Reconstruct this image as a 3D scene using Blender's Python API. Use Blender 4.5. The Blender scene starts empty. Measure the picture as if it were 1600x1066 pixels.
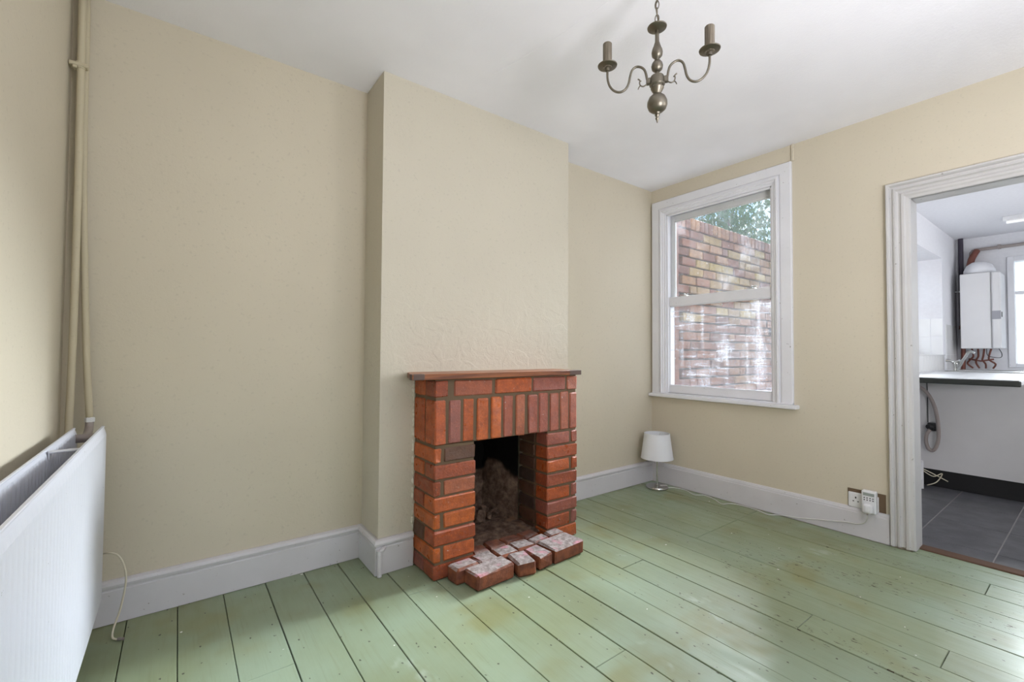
import bpy, bmesh, math, random
from mathutils import Vector, Matrix, Euler
random.seed(7)
S = bpy.context.scene
COL = S.collection
R = math.radians

# ------------------------------------------------------------------ camera
cam_d = bpy.data.cameras.new('camera'); cam = bpy.data.objects.new('camera', cam_d); COL.objects.link(cam)
FPX, YAW, PITCH, ROLL = 695.78, R(36.783), R(1.4647), R(0.3417)
fw = Vector((math.sin(YAW)*math.cos(PITCH), math.cos(YAW)*math.cos(PITCH), math.sin(PITCH)))
rt = Vector((math.cos(YAW), -math.sin(YAW), 0)); up = rt.cross(fw)
rt2 = rt*math.cos(ROLL)+up*math.sin(ROLL); up2 = -rt*math.sin(ROLL)+up*math.cos(ROLL)
m = Matrix((rt2, up2, -fw)).transposed().to_4x4(); m.translation = Vector((-3.2329, -2.4395, 1.07))
cam.matrix_world = m
cam_d.sensor_fit = 'HORIZONTAL'; cam_d.sensor_width = 36; cam_d.lens = 36*FPX/1600; cam_d.clip_start = .02
S.camera = cam

# ------------------------------------------------------------------ light and exposure
S.view_settings.view_transform = 'Standard'; S.view_settings.look = 'None'
S.view_settings.gamma = 1; S.view_settings.use_curve_mapping = False
S.view_settings.exposure = 0.17
W = bpy.data.worlds.new('sky'); S.world = W; W.use_nodes = True
wn = W.node_tree; wn.nodes.clear()
wo = wn.nodes.new('ShaderNodeOutputWorld'); wb = wn.nodes.new('ShaderNodeBackground')
tc = wn.nodes.new('ShaderNodeTexCoord'); nz = wn.nodes.new('ShaderNodeTexNoise'); cr = wn.nodes.new('ShaderNodeValToRGB')
nz.inputs['Scale'].default_value = 3.5; nz.inputs['Detail'].default_value = 5
cr.color_ramp.elements[0].position = .42; cr.color_ramp.elements[0].color = (.42, .66, .95, 1)
cr.color_ramp.elements[1].position = .62; cr.color_ramp.elements[1].color = (.93, .97, 1, 1)
wn.links.new(tc.outputs['Generated'], nz.inputs['Vector']); wn.links.new(nz.outputs['Fac'], cr.inputs['Fac'])
wn.links.new(cr.outputs['Color'], wb.inputs['Color']); wn.links.new(wb.outputs[0], wo.inputs[0])
wb.inputs['Strength'].default_value = 1.35

def lamp(name, kind, loc, direction, energy, color, **kw):
    d = bpy.data.lights.new(name, kind); d.energy = energy; d.color = color
    for k, v in kw.items(): setattr(d, k, v)
    o = bpy.data.objects.new(name, d); COL.objects.link(o); o.location = loc
    o.rotation_euler = Vector(direction).to_track_quat('-Z', 'Y').to_euler()
    return o
# hazy sun, low along the side return, coming in through the window
SUN_AZ, SUN_EL = R(9), R(24)
sd = Vector((-math.cos(SUN_EL)*math.cos(SUN_AZ), -math.cos(SUN_EL)*math.sin(SUN_AZ), -math.sin(SUN_EL)))
lamp('sun', 'SUN', (6, 0, 5), sd, 35.0, (.90, .94, 1.0), angle=R(34))
# fill lamps added out of view to even out the room light
lamp('front_fill', 'AREA', (-.30, -3.75, 1.75), (-.85, .55, 0.10), 9, (.98, .96, 1.0), shape='RECTANGLE', size=.9, size_y=1.2, spread=R(100))
lamp('ceiling_fill', 'AREA', (-2.3, -3.3, 1.15), (.45, .25, .85), 54, (.97, .95, 1.0), shape='DISK', size=.7)  # added upward fill that brightens the ceiling and right wall
def portal(name, loc, direction, sx, sy):
    o = lamp(name, 'AREA', loc, direction, 1, (1, 1, 1), shape='RECTANGLE', size=sx, size_y=sy)
    o.data.cycles.is_portal = True
portal('window_portal', (.10, -.67, 1.52), (-1, 0, 0), .9, 1.5)

# ------------------------------------------------------------------ helpers
def link(name, me, mat=None, parent=None, label=None, cat=None, group=None, kind=None):
    o = bpy.data.objects.new(name, me); COL.objects.link(o)
    if me is not None and mat is not None and not me.materials: me.materials.append(mat)
    if parent is not None: o.parent = parent
    if label: o['label'] = label
    if cat: o['category'] = cat
    if group: o['group'] = group
    if kind: o['kind'] = kind
    return o
def empty(name, loc=(0, 0, 0), **kw):
    o = link(name, None, **kw); o.location = loc; o.empty_display_size = .05; return o
def finish(bm, name, mat, parent=None, smooth=False, **kw):
    me = bpy.data.meshes.new(name); bmesh.ops.recalc_face_normals(bm, faces=bm.faces[:]) ; bm.to_mesh(me); bm.free()
    if smooth:
        for p in me.polygons: p.use_smooth = True
        if smooth == 'auto':
            try: me.set_sharp_from_angle(angle=R(35))
            except Exception: pass
    if parent is not None:   # meshes are written in world space
        me.transform(Matrix.Translation(-wloc(parent)))
    return link(name, me, mat, parent, **kw)
def wloc(o):
    v = Vector(o.location)
    while o.parent is not None:
        o = o.parent; v = v+Vector(o.location)
    return v
def box(bm, a, b, bevel=0, rot=None, seg=1):
    x0, y0, z0 = a; x1, y1, z1 = b
    r = bmesh.ops.create_cube(bm, size=1)
    vs = r['verts']; c = Vector(((x0+x1)/2, (y0+y1)/2, (z0+z1)/2))
    for v in vs:
        v.co = Vector((v.co.x*(x1-x0), v.co.y*(y1-y0), v.co.z*(z1-z0)))
    if bevel:
        es = list({e for v in vs for e in v.link_edges})
        rb = bmesh.ops.bevel(bm, geom=es, offset=bevel, segments=seg, affect='EDGES', profile=.6)
        vs = list({v for v in rb['verts']} | {v for v in vs if v.is_valid})
    for v in vs:
        p = v.co.copy()
        if rot is not None: p = rot @ p
        v.co = p+c
    return vs
def boxes(name, lst, mat, parent=None, bevel=0, **kw):
    bm = bmesh.new()
    for a, b in lst: box(bm, a, b, bevel)
    return finish(bm, name, mat, parent, **kw)
def lathe(bm, prof, c=(0, 0, 0), n=24, M=None, cap=True):
    rings = []
    for r, z in prof:
        ring = []
        for i in range(n):
            a = 2*math.pi*i/n
            p = Vector((r*math.cos(a), r*math.sin(a), z))
            if M is not None: p = M @ p
            ring.append(bm.verts.new(p+Vector(c)))
        rings.append(ring)
    for a, b in zip(rings, rings[1:]):
        for i in range(n): bm.faces.new((a[i], a[(i+1) % n], b[(i+1) % n], b[i]))
    if cap: bm.faces.new(rings[0]); bm.faces.new(rings[-1][::-1])
def smooth_path(pts, k=6):
    P = [Vector(p) for p in pts]
    out = []
    for i in range(len(P)-1):
        p0 = P[max(i-1, 0)]; p1 = P[i]; p2 = P[i+1]; p3 = P[min(i+2, len(P)-1)]
        for j in range(k):
            t = j/k
            out.append(.5*((2*p1)+(-p0+p2)*t+(2*p0-5*p1+4*p2-p3)*t*t+(-p0+3*p1-3*p2+p3)*t**3))
    out.append(P[-1]); return out
def tube(bm, pts, r, n=10, smooth=0):
    n0 = len(pts)
    if smooth: pts = smooth_path(pts, smooth)
    pts = [Vector(p) for p in pts]
    if isinstance(r, (list, tuple)):
        rr = []
        for i in range(len(pts)):
            u = i/(len(pts)-1)*(n0-1); a = min(int(u), n0-2); rr.append(r[a]+(r[a+1]-r[a])*(u-a))
    else: rr = [r]*len(pts)
    up_ = None; rings = []
    for i, p in enumerate(pts):
        t = (pts[min(i+1, len(pts)-1)]-pts[max(i-1, 0)]).normalized()
        if up_ is None:
            up_ = t.orthogonal().normalized()
        up_ = (up_-t*up_.dot(t)); up_.normalize()
        s = t.cross(up_)
        rings.append([bm.verts.new(p+(up_*math.cos(2*math.pi*j/n)+s*math.sin(2*math.pi*j/n))*rr[i]) for j in range(n)])
    for a, b in zip(rings, rings[1:]):
        for j in range(n): bm.faces.new((a[j], a[(j+1) % n], b[(j+1) % n], b[j]))
    bm.faces.new(rings[0]); bm.faces.new(rings[-1][::-1])
def sweep(bm, path, prof, closed=False):
    """path: xy points; the profile (offset to the left normal, z) is swept along it with mitres."""
    P = [Vector((p[0], p[1])) for p in path]; rings = []
    n = len(P)
    for i in range(n):
        d0 = (P[i]-P[i-1]).normalized() if i > 0 else None
        d1 = (P[i+1]-P[i]).normalized() if i < n-1 else None
        if d0 is None: d0 = d1
        if d1 is None: d1 = d0
        n0 = Vector((-d0.y, d0.x)); n1 = Vector((-d1.y, d1.x)); mm = (n0+n1).normalized(); k = 1/max(mm.dot(n0), .2)
        rings.append([bm.verts.new((P[i].x+mm.x*o*k, P[i].y+mm.y*o*k, z)) for o, z in prof])
    m_ = len(prof)
    for a, b in zip(rings, rings[1:]):
        for j in range(m_): bm.faces.new((a[j], a[(j+1) % m_], b[(j+1) % m_], b[j]))
    bm.faces.new(rings[0]); bm.faces.new(rings[-1][::-1])

# ------------------------------------------------------------------ materials
class N:
    def __init__(s, name):
        s.m = bpy.data.materials.new(name); s.m.use_nodes = True; s.t = s.m.node_tree; s.t.nodes.clear()
        s.out = s.t.nodes.new('ShaderNodeOutputMaterial'); s.b = s.t.nodes.new('ShaderNodeBsdfPrincipled')
        s.t.links.new(s.b.outputs[0], s.out.inputs[0]); s._p = None
    def set(s, i, v):
        if isinstance(v, bpy.types.NodeSocket): s.t.links.new(v, i)
        else: i.default_value = v
    def n(s, typ, **kw):
        x = s.t.nodes.new(typ)
        for k, v in kw.items(): setattr(x, k, v)
        return x
    def pos(s):
        if s._p is None: s._p = s.n('ShaderNodeNewGeometry').outputs['Position']
        return s._p
    def objpos(s): return s.n('ShaderNodeTexCoord').outputs['Object']
    def rnd(s): return s.n('ShaderNodeObjectInfo').outputs['Random']
    def map(s, scale=(1, 1, 1), loc=(0, 0, 0), vec=None, rot=(0, 0, 0)):
        x = s.n('ShaderNodeMapping'); x.inputs['Scale'].default_value = scale; x.inputs['Location'].default_value = loc
        x.inputs['Rotation'].default_value = rot
        s.set(x.inputs['Vector'], vec if vec is not None else s.pos()); return x.outputs[0]
    def noise(s, scale, detail=3, vec=None, rough=.5, dist=0):
        x = s.n('ShaderNodeTexNoise'); x.inputs['Scale'].default_value = scale; x.inputs['Detail'].default_value = detail
        x.inputs['Roughness'].default_value = rough; x.inputs['Distortion'].default_value = dist
        s.set(x.inputs['Vector'], vec if vec is not None else s.pos()); return x.outputs['Fac']
    def vor(s, scale, vec=None, feature='F1', out='Distance', rnd=1):
        x = s.n('ShaderNodeTexVoronoi', feature=feature); x.inputs['Scale'].default_value = scale
        x.inputs['Randomness'].default_value = rnd
        s.set(x.inputs['Vector'], vec if vec is not None else s.pos()); return x.outputs[out]
    def ramp(s, f, a, b, c0=0, c1=1):
        x = s.n('ShaderNodeMapRange'); x.interpolation_type = 'SMOOTHSTEP'
        s.set(x.inputs['Value'], f)
        for k, v in (('From Min', a), ('From Max', b), ('To Min', c0), ('To Max', c1)): x.inputs[k].default_value = v
        return x.outputs[0]
    def math(s, op, a, b=0):
        x = s.n('ShaderNodeMath', operation=op); s.set(x.inputs[0], a); s.set(x.inputs[1], b); return x.outputs[0]
    def mix(s, f, a, b):
        x = s.n('ShaderNodeMix', data_type='RGBA'); s.set(x.inputs[0], f)
        for i, v in ((6, a), (7, b)):
            if not isinstance(v, bpy.types.NodeSocket): v = (*v, 1) if len(v) == 3 else v
            s.set(x.inputs[i], v)
        return x.outputs[2]
    def hue(s, col, h=.5, sat=1, val=1):
        x = s.n('ShaderNodeHueSaturation'); s.set(x.inputs['Hue'], h); s.set(x.inputs['Saturation'], sat); s.set(x.inputs['Value'], val)
        s.set(x.inputs['Color'], col); return x.outputs[0]
    def bump(s, h, strength=.3, dist=.002, prev=None):
        x = s.n('ShaderNodeBump'); x.inputs['Strength'].default_value = strength; x.inputs['Distance'].default_value = dist
        s.set(x.inputs['Height'], h)
        if prev is not None: s.set(x.inputs['Normal'], prev)
        return x.outputs[0]
    def done(s, col=None, rough=.5, bump=None, spec=None, metal=None):
        if col is not None: s.set(s.b.inputs['Base Color'], (*col, 1) if isinstance(col, tuple) and len(col) == 3 else col)
        s.set(s.b.inputs['Roughness'], rough)
        if bump is not None: s.set(s.b.inputs['Normal'], bump)
        if spec is not None: s.set(s.b.inputs['Specular IOR Level'], spec)
        if metal is not None: s.set(s.b.inputs['Metallic'], metal)
        return s.m
def srgb(r, g, b):
    f = lambda c: (c/255/12.92) if c/255 <= .04045 else ((c/255+.055)/1.055)**2.4
    return (f(r), f(g), f(b))
def plain(name, col, rough=.5, spec=.5, metal=0, nscale=0, nb=.2):
    n = N(name)
    c = n.mix(n.noise(max(nscale, 6), 3), tuple(x*.94 for x in col), tuple(min(1, x*1.05) for x in col))
    b = n.bump(n.noise(nscale, 3), nb, .001) if nscale else None
    return n.done(c, rough, b, spec, metal)

def wall_paint(name, c, rough_zone=0):
    n = N(name)
    col = n.mix(n.ramp(n.noise(1.3, 3), .35, .65), tuple(x*.965 for x in c), c)
    col = n.mix(n.ramp(n.noise(70, 2), .60, .75), col, tuple(x*.9 for x in c))
    h = n.math('ADD', n.math('MULTIPLY', n.noise(120, 4), .6), n.math('MULTIPLY', n.noise(26, 3), 1.0))
    b = n.bump(h, .30, .0022)
    b = n.bump(n.noise(3.0, 2), .35, .010, b)
    if rough_zone:
        # rough patched plaster low on the chimney breast
        z = n.n('ShaderNodeSeparateXYZ'); n.set(z.inputs[0], n.pos())
        msk = n.ramp(z.outputs['Z'], 1.55, 1.0)
        h2 = n.math('MULTIPLY', n.math('ADD', n.noise(14, 6, rough=.7, dist=1.2), n.math('MULTIPLY', n.ramp(n.noise(5, 2, dist=.5), .5, .53), .25)), msk)
        b = n.bump(h2, .36, .010, b)
    return n.done(col, .62, b, .25)
CREAM = srgb(207, 198, 178)
M_wall = wall_paint('cream_wall_paint', CREAM)
M_breast = wall_paint('cream_chimney_breast_paint', srgb(203, 196, 179), 1)
n = N('white_ceiling_paint')
cc = n.mix(n.ramp(n.noise(2, 3), .3, .7), srgb(238, 237, 242), srgb(244, 243, 248))
M_ceil = n.done(cc, .75, n.bump(n.math('ADD', n.noise(60, 5, rough=.7), n.math('MULTIPLY', n.noise(160, 2), .5)), .35, .003), .2)

# painted joinery, slightly worn
def gloss_white(name, c, chips=.0, rough=.38):
    n = N(name)
    col = n.mix(n.ramp(n.noise(5, 4), .3, .7), tuple(x*.95 for x in c), c)
    speck = n.ramp(n.noise(55, 3, rough=.65), .70-chips, .735-chips)
    col = n.mix(n.math('MULTIPLY', speck, .75), col, srgb(120, 112, 100))
    return n.done(col, rough, n.bump(n.noise(45, 4), .22, .0016), .4)
M_joinery = gloss_white('white_gloss_joinery', srgb(226, 226, 230), .0)
M_skirt = gloss_white('worn_white_skirting_paint', srgb(210, 208, 211), .012, .45)
M_arch = gloss_white('worn_grey_white_door_paint', srgb(200, 198, 196), .02, .42)
M_sash = gloss_white('off_white_sash_paint', srgb(205, 206, 205), .0)
M_filler = plain('crumbly_white_filler', srgb(215, 210, 195), .9, .1, nscale=60, nb=.8)

# floorboards
n = N('sage_green_floor_paint')
g = n.mix(n.ramp(n.noise(1.6, 4), .3, .7), srgb(134, 144, 110), srgb(146, 163, 140))
g = n.mix(n.ramp(n.noise(3, 3, n.map((1, 1, 1), (5, 2, 0))), .5, .75), g, srgb(134, 138, 98))
g = n.hue(g, .5, 1, n.math('ADD', n.math('MULTIPLY', n.rnd(), .12), .94))
sep = n.n('ShaderNodeSeparateXYZ'); n.set(sep.inputs[0], n.pos())
grain = n.noise(1, 5, n.map((85, 4, 1)), .65)
g = n.mix(n.math('MULTIPLY', n.ramp(grain, .5, .75), .35), g, srgb(120, 126, 92))
# wear: more towards the kitchen door and the photographer
wearx = n.ramp(sep.outputs['X'], -2.9, -.9); weary = n.ramp(sep.outputs['Y'], -.5, -1.6)
wear = n.math('MULTIPLY', wearx, weary)
chipn = n.noise(1, 4, n.map((95, 24, 1), (3, 1, 0)), .62)
patch = n.ramp(n.noise(2.6, 3, n.map((1.6, .7, 1))), .42, .62)
thr = n.math('SUBTRACT', .735, n.math('MULTIPLY', n.math('MULTIPLY', wear, patch), .125))
chip = n.ramp(n.math('SUBTRACT', chipn, thr), 0, .012)
g = n.mix(n.math('MULTIPLY', chip, .9), g, srgb(62, 50, 38))
# sparse dark specks and dents
sp = n.ramp(n.math('ADD', n.vor(26, n.map((1, .7, 1), (.3, .1, 0))), n.math('MULTIPLY', n.noise(1, 3, n.map((130, 50, 1))), .40)), .275, .255)
g = n.mix(n.math('MULTIPLY', sp, .85), g, srgb(50, 45, 34))
# spots of white, pinkish and blue paint
v2 = n.n('ShaderNodeTexVoronoi'); v2.inputs['Scale'].default_value = 9; n.set(v2.inputs['Vector'], n.map((1, 1.25, 1), (2.2, 7.1, 0)))
ws = n.ramp(n.math('ADD', v2.outputs['Distance'], n.math('MULTIPLY', n.noise(40, 3), .26)), .160, .150)
wc = n.mix(n.ramp(n.noise(3, 1), .6, .64), srgb(232, 232, 226), srgb(170, 150, 175))
g = n.mix(ws, g, wc)
# a few pale scuffed areas
sc = n.math('MULTIPLY', n.ramp(n.noise(4, 4, n.map((1, .6, 1), (9, 3, 0)), .7), .62, .74), .35)
g = n.mix(sc, g, srgb(196, 206, 196))
rg = n.math('ADD', n.ramp(n.noise(12, 4, n.map((2, .5, 1))), .3, .7, .32, .48), n.math('MULTIPLY', chip, .3))
hb = n.math('SUBTRACT', n.math('MULTIPLY', grain, .55), n.math('MULTIPLY', chip, .8))
bb = n.bump(hb, .40, .0016); bb = n.bump(n.noise(4, 2, n.map((3, .5, 1))), .25, .006, bb)
M_floor = n.done(g, rg, bb, .55)
M_under = plain('dark_floor_gap', srgb(28, 22, 16), .9, .1)

# brick (colour differs from brick to brick)
def brick_mat(name, c_a, c_b, c_c, white=.0, gloss=.5, soot=False, var=.35):
    n = N(name); op = n.map((1, 1, 1))
    r = n.rnd()
    x = n.n('ShaderNodeValToRGB'); n.set(x.inputs['Fac'], r)
    e = x.color_ramp.elements; e[0].color = (*c_a, 1); e[1].color = (*c_c, 1); e[1].position = 1
    q = e.new(.55); q.color = (*c_b, 1)
    col = x.outputs[0]
    col = n.mix(n.math('MULTIPLY', n.ramp(n.noise(22, 5, rough=.65), .35, .7), var), col, tuple(v*.45 for v in c_c))
    col = n.mix(n.ramp(n.noise(75, 4, rough=.7), .55, .72, 0, .55), col, tuple(min(1, v*1.5) for v in c_a))
    if white:
        col = n.mix(n.math('MULTIPLY', n.ramp(n.noise(30, 5, rough=.75), .66-white, .72-white), .8), col, srgb(205, 195, 188))
    b = n.bump(n.noise(70, 6, rough=.75), .9, .005)
    b = n.bump(n.noise(14, 2), .5, .006, b)
    return n.done(col, n.ramp(n.noise(18, 3), .3, .7, gloss-.1, gloss+.15), b, .5)
M_brick = brick_mat('orange_red_varnished_brick', srgb(196, 100, 40), srgb(178, 84, 38), srgb(148, 72, 46), .012, .36, var=.5)
M_brickpale = brick_mat('dull_rose_brick', srgb(176, 100, 66), srgb(158, 84, 64), srgb(142, 92, 84), .02, .5, var=.4)
M_brickdark = brick_mat('sooty_dark_brick', srgb(96, 62, 42), srgb(84, 52, 38), srgb(66, 50, 44), .0, .6)
M_mortar = plain('grey_brown_mortar', srgb(112, 94, 76), .9, .1, nscale=55, nb=.9)

# hearth bricks: red sides under pale dusty paint spilt on top
n = N('paint_spattered_hearth_brick')
side = n.mix(n.ramp(n.noise(25, 4), .3, .7), srgb(142, 84, 58), srgb(106, 62, 48))
ge = n.n('ShaderNodeNewGeometry'); sz = n.n('ShaderNodeSeparateXYZ'); n.set(sz.inputs[0], ge.outputs['Normal'])
top = n.mix(n.ramp(n.noise(40, 5, rough=.7), .35, .7), srgb(128, 116, 112), srgb(182, 172, 168))
top = n.mix(n.ramp(n.noise(9, 3, n.map((1, 1, 1), (1.5, 0, 0))), .56, .68), top, srgb(196, 140, 150))
top = n.mix(n.ramp(n.noise(60, 4, rough=.7), .60, .70, 0, .7), top, srgb(90, 74, 68))
sy = n.n('ShaderNodeSeparateXYZ'); n.set(sy.inputs[0], n.pos())
f = n.math('MULTIPLY', n.ramp(n.math('ADD', sz.outputs['Z'], n.math('MULTIPLY', n.noise(45, 4), .4)), .75, 1.05), n.ramp(n.math('ADD', sy.outputs['Y'], n.math('MULTIPLY', n.noise(12, 3), .06)), -.47, -.535, .12, 1))
M_hearth = n.done(n.mix(f, side, top), .8, n.bump(n.noise(60, 5, rough=.75), .8, .004), .3)

# fireback rubble with soot above
n = N('sooty_rubble_fireback')
base = n.mix(n.ramp(n.noise(16, 5, rough=.7), .35, .7), srgb(84, 66, 56), srgb(142, 120, 104))
base = n.mix(n.ramp(n.noise(6, 3), .62, .72), base, srgb(140, 112, 92))
sz2 = n.n('ShaderNodeSeparateXYZ'); n.set(sz2.inputs[0], n.pos())
lim = n.math('ADD', sz2.outputs['Z'], n.math('ADD', n.math('MULTIPLY', n.noise(5, 3), .35), n.math('MULTIPLY', sz2.outputs['X'], .35)))
soot = n.ramp(lim, -.085, -.03)
base = n.mix(soot, base, srgb(14, 12, 11))
M_fireback = n.done(base, .85, n.bump(n.noise(30, 5, rough=.7), .9, .01), .15)

n = N('varnished_dark_wood')
wg = n.noise(1, 5, n.map((3, 60, 60)), .6)
wc = n.mix(n.ramp(wg, .3, .7), srgb(92, 48, 26), srgb(158, 94, 52))
M_mantel = n.done(wc, .35, n.bump(wg, .3, .001), .5)
M_mantelworn = plain('bare_greyed_wood', srgb(98, 82, 76), .7, .2, nscale=50, nb=.6)

M_brass = plain('tarnished_brass', srgb(122, 116, 104), .42, .5, 1, nscale=70, nb=.25)
n = N('weathered_candle_tube'); cg = n.noise(1, 4, n.map((160, 160, 8)), .6)
M_candle = n.done(n.mix(n.ramp(cg, .3, .7), srgb(92, 84, 72), srgb(138, 128, 112)), .5, n.bump(cg, .4, .001), .4, .3)
M_chrome = plain('brushed_nickel', srgb(190, 190, 186), .22, .5, 1)
M_plastic = plain('white_plastic', srgb(226, 226, 228), .35, .5)
M_dark = plain('dark_plastic', srgb(30, 30, 32), .4, .5)
M_greyplastic = plain('grey_lcd', srgb(150, 156, 152), .3, .5)
M_hole = plain('black_hole', srgb(14, 14, 14), .9, .1)
n = N('white_lampshade_linen')
M_shade = n.done(srgb(228, 230, 234), .8, n.bump(n.noise(1, 2, n.map((500, 500, 90))), .2, .0006), .2)
M_shade_in = n.m
n = N('white_radiator_enamel')
M_rad = n.done(n.mix(n.ramp(n.noise(60, 3, rough=.6), .735, .75), srgb(200, 202, 210), srgb(110, 104, 100)), .33, n.bump(n.noise(3, 2), .1, .004), .5)
M_pipe = wall_paint('cream_painted_pipe', srgb(196, 186, 160))
M_tube = plain('grey_painted_iron', srgb(150, 140, 136), .45, .4, nscale=30)
M_copper = plain('copper_pipe', srgb(122, 76, 66), .5, .4, .4)
M_darkpipe = plain('dark_painted_pipe', srgb(58, 52, 64), .5, .4, nscale=60)
M_cablew = plain('cream_cable', srgb(212, 204, 184), .5, .4)
M_cordw = plain('white_flex', srgb(214, 214, 210), .45, .4)

# kitchen
M_kwall = plain('white_kitchen_emulsion', srgb(222, 222, 226), .7, .2, nscale=40, nb=.15)
M_kwhite = plain('white_cabinet_board', srgb(214, 213, 214), .5, .4)
n = N('slate_floor_tile')
M_slate = n.done(n.mix(n.ramp(n.noise(8, 5, rough=.6), .3, .7), srgb(80, 80, 84), srgb(98, 98, 102)), .45, n.bump(n.noise(20, 4), .3, .003), .4)
M_grout = plain('pale_grout', srgb(150, 148, 146), .9, .1)
M_ktile = plain('white_glazed_tile', srgb(226, 226, 226), .25, .5)
M_wtop = plain('white_worktop', srgb(226, 228, 230), .25, .5)
M_wedge = plain('dark_green_black_worktop_edge', srgb(44, 48, 46), .4, .4, nscale=70)
M_plinth = plain('black_plinth', srgb(30, 30, 32), .5, .4, nscale=90)
M_thresh = plain('worn_brown_wood', srgb(100, 78, 64), .8, .2, nscale=50, nb=.8)
M_grey = plain('grey_control_panel', srgb(150, 150, 156), .4, .4)
n = N('ceiling_tube_glass'); n.b.inputs['Emission Color'].default_value = (1, 1, 1, 1); n.b.inputs['Emission Strength'].default_value = 0.25
M_lit = n.done((.9, .9, .9), .5)

# outside
M_oldbrick = brick_mat('weathered_garden_brick', srgb(140, 102, 66), srgb(126, 78, 58), srgb(98, 60, 50), .03, .85, var=.5)
M_yellowbrick = brick_mat('yellow_garden_brick', srgb(146, 124, 62), srgb(136, 108, 66), srgb(122, 92, 64), .04, .85, var=.4)
M_omortar = plain('deep_old_mortar', srgb(74, 66, 58), .95, .05, nscale=40, nb=1)
M_leaf = plain('dark_green_leaf', srgb(76, 112, 70), .55, .4)
M_leaf2 = plain('pale_yellow_green_leaf', srgb(150, 176, 92), .55, .4)
M_bark = plain('grey_bark', srgb(120, 104, 88), .9, .1, nscale=30, nb=1)
M_conc = plain('grey_concrete', srgb(130, 126, 120), .9, .1, nscale=30)
M_extwall = plain('pale_painted_outside_wall', srgb(226, 222, 212), .8, .1)

def dirty_glass(name, lo, hi, smear):
    n = N(name); t = n.t
    tr = n.n('ShaderNodeBsdfTransparent'); tr.inputs[0].default_value = (.95, .97, .97, 1)
    df = n.n('ShaderNodeBsdfDiffuse'); df.inputs[0].default_value = (.85, .86, .9, 1)
    tl = n.n('ShaderNodeBsdfTranslucent'); tl.inputs[0].default_value = (.82, .86, .95, 1)
    gl = n.n('ShaderNodeBsdfGlossy'); gl.inputs['Roughness'].default_value = .04
    ad = n.n('ShaderNodeMixShader'); ad.inputs[0].default_value = .18
    t.links.new(df.outputs[0], ad.inputs[1]); t.links.new(tl.outputs[0], ad.inputs[2])
    blot = n.ramp(n.noise(4, 5, n.map((1, 1.4, .8)), .65), .45, .75)
    wipe = n.ramp(n.noise(1, 3, n.map((1, 5, 55), (0, 3, 1)), .6), .45, .85)
    vert = n.ramp(n.noise(1, 3, n.map((1, 14, 1.2), (0, 1, 4)), .5), .46, .85)
    fine = n.ramp(n.noise(90, 3), .5, .8, 0, .3)
    f = n.math('ADD', n.math('MULTIPLY', blot, .5), n.math('ADD', n.math('MULTIPLY', wipe, smear), n.math('ADD', n.math('MULTIPLY', vert, smear), fine)))
    f = n.ramp(f, 0, 1.3, lo, hi)
    mx = n.n('ShaderNodeMixShader'); n.set(mx.inputs[0], f)
    t.links.new(tr.outputs[0], mx.inputs[1]); t.links.new(ad.outputs[0], mx.inputs[2])
    m2 = n.n('ShaderNodeMixShader'); m2.inputs[0].default_value = .05
    t.links.new(mx.outputs[0], m2.inputs[1]); t.links.new(gl.outputs[0], m2.inputs[2])
    t.links.new(m2.outputs[0], n.out.inputs[0]); t.nodes.remove(n.b); return n.m
M_glass_up = dirty_glass('hazy_upper_glass', .04, .34, .25)
M_glass_lo = dirty_glass('smeared_lower_glass', .08, .75, .6)
M_glass = dirty_glass('clear_kitchen_glass', .02, .10, .1)

M_plainglass = M_glass
# ------------------------------------------------------------------ room shell
H = 2.4604; YL, YF, YR = -.0756, -.3179, -.1088; XA, XB = -2.4465, -1.1878; XW = -3.585; YB = -3.9
OX0, OX1, OZ = -2.04, -1.567, .622     # fireplace opening
bm = bmesh.new()
box(bm, (XW-.1, YL, -.1), (XA, .25, H+.1))
finish(bm, 'wall_back_recess', M_wall, kind='structure', label='cream painted wall in the recess left of the chimney breast')
bm = bmesh.new()
box(bm, (XA, YF, -.1), (OX0-.02, .25, H+.1)); box(bm, (OX1+.02, YF, -.1), (XB, .25, H+.1)); box(bm, (OX0-.02, YF, .68), (OX1+.02, YF+.05, 1.25)); box(bm, (OX0-.02, YF, 1.25), (OX1+.02, .25, H+.1))
finish(bm, 'wall_chimney_breast', M_breast, kind='structure', label='cream plastered chimney breast with rough patched plaster above the mantel')
bm = bmesh.new(); box(bm, (XB, YR, -.1), (.25, .25, H+.1))
finish(bm, 'wall_back_alcove', M_wall, kind='structure', label='cream wall in the narrow alcove between chimney breast and window wall')
bm = bmesh.new(); box(bm, (XW-.1, YB, -.1), (XW, YL, H+.1))
finish(bm, 'wall_left', M_wall, kind='structure', label='cream wall behind the radiator')
bm = bmesh.new()   # window wall: with window and door openings
WY0, WY1, WZ0, WZ1 = -1.126, -.246, .738, 2.249; DY0, DY1, DZ = -2.635, -1.785, 1.948
XO = .17
box(bm, (0, WY1, -.1), (XO, YR, H+.1)); box(bm, (0, WY0, -.1), (XO, WY1, WZ0)); box(bm, (0, WY0, WZ1), (XO, WY1, H+.1))
box(bm, (0, -1.23, -.1), (XO, WY0, H+.1)); box(bm, (0, DY1, -.1), (.10, -1.23, H+.1)); box(bm, (0, DY0, DZ), (.10, DY1, H+.1)); box(bm, (0, YB, -.1), (.10, DY0, H+.1))
finish(bm, 'wall_right', M_wall, kind='structure', label='cream wall with the sash window and the kitchen doorway')
bm = bmesh.new()   # wall behind the camera, with an opening for a window added for fill light
box(bm, (XW-.1, YB-.1, -.1), (-2.55, YB, H+.1)); box(bm, (-.45, YB-.1, -.1), (.1, YB, H+.1)); box(bm, (-2.55, YB-.1, -.1), (-.45, YB, .7)); box(bm, (-2.55, YB-.1, 2.3), (-.45, YB, H+.1))
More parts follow.
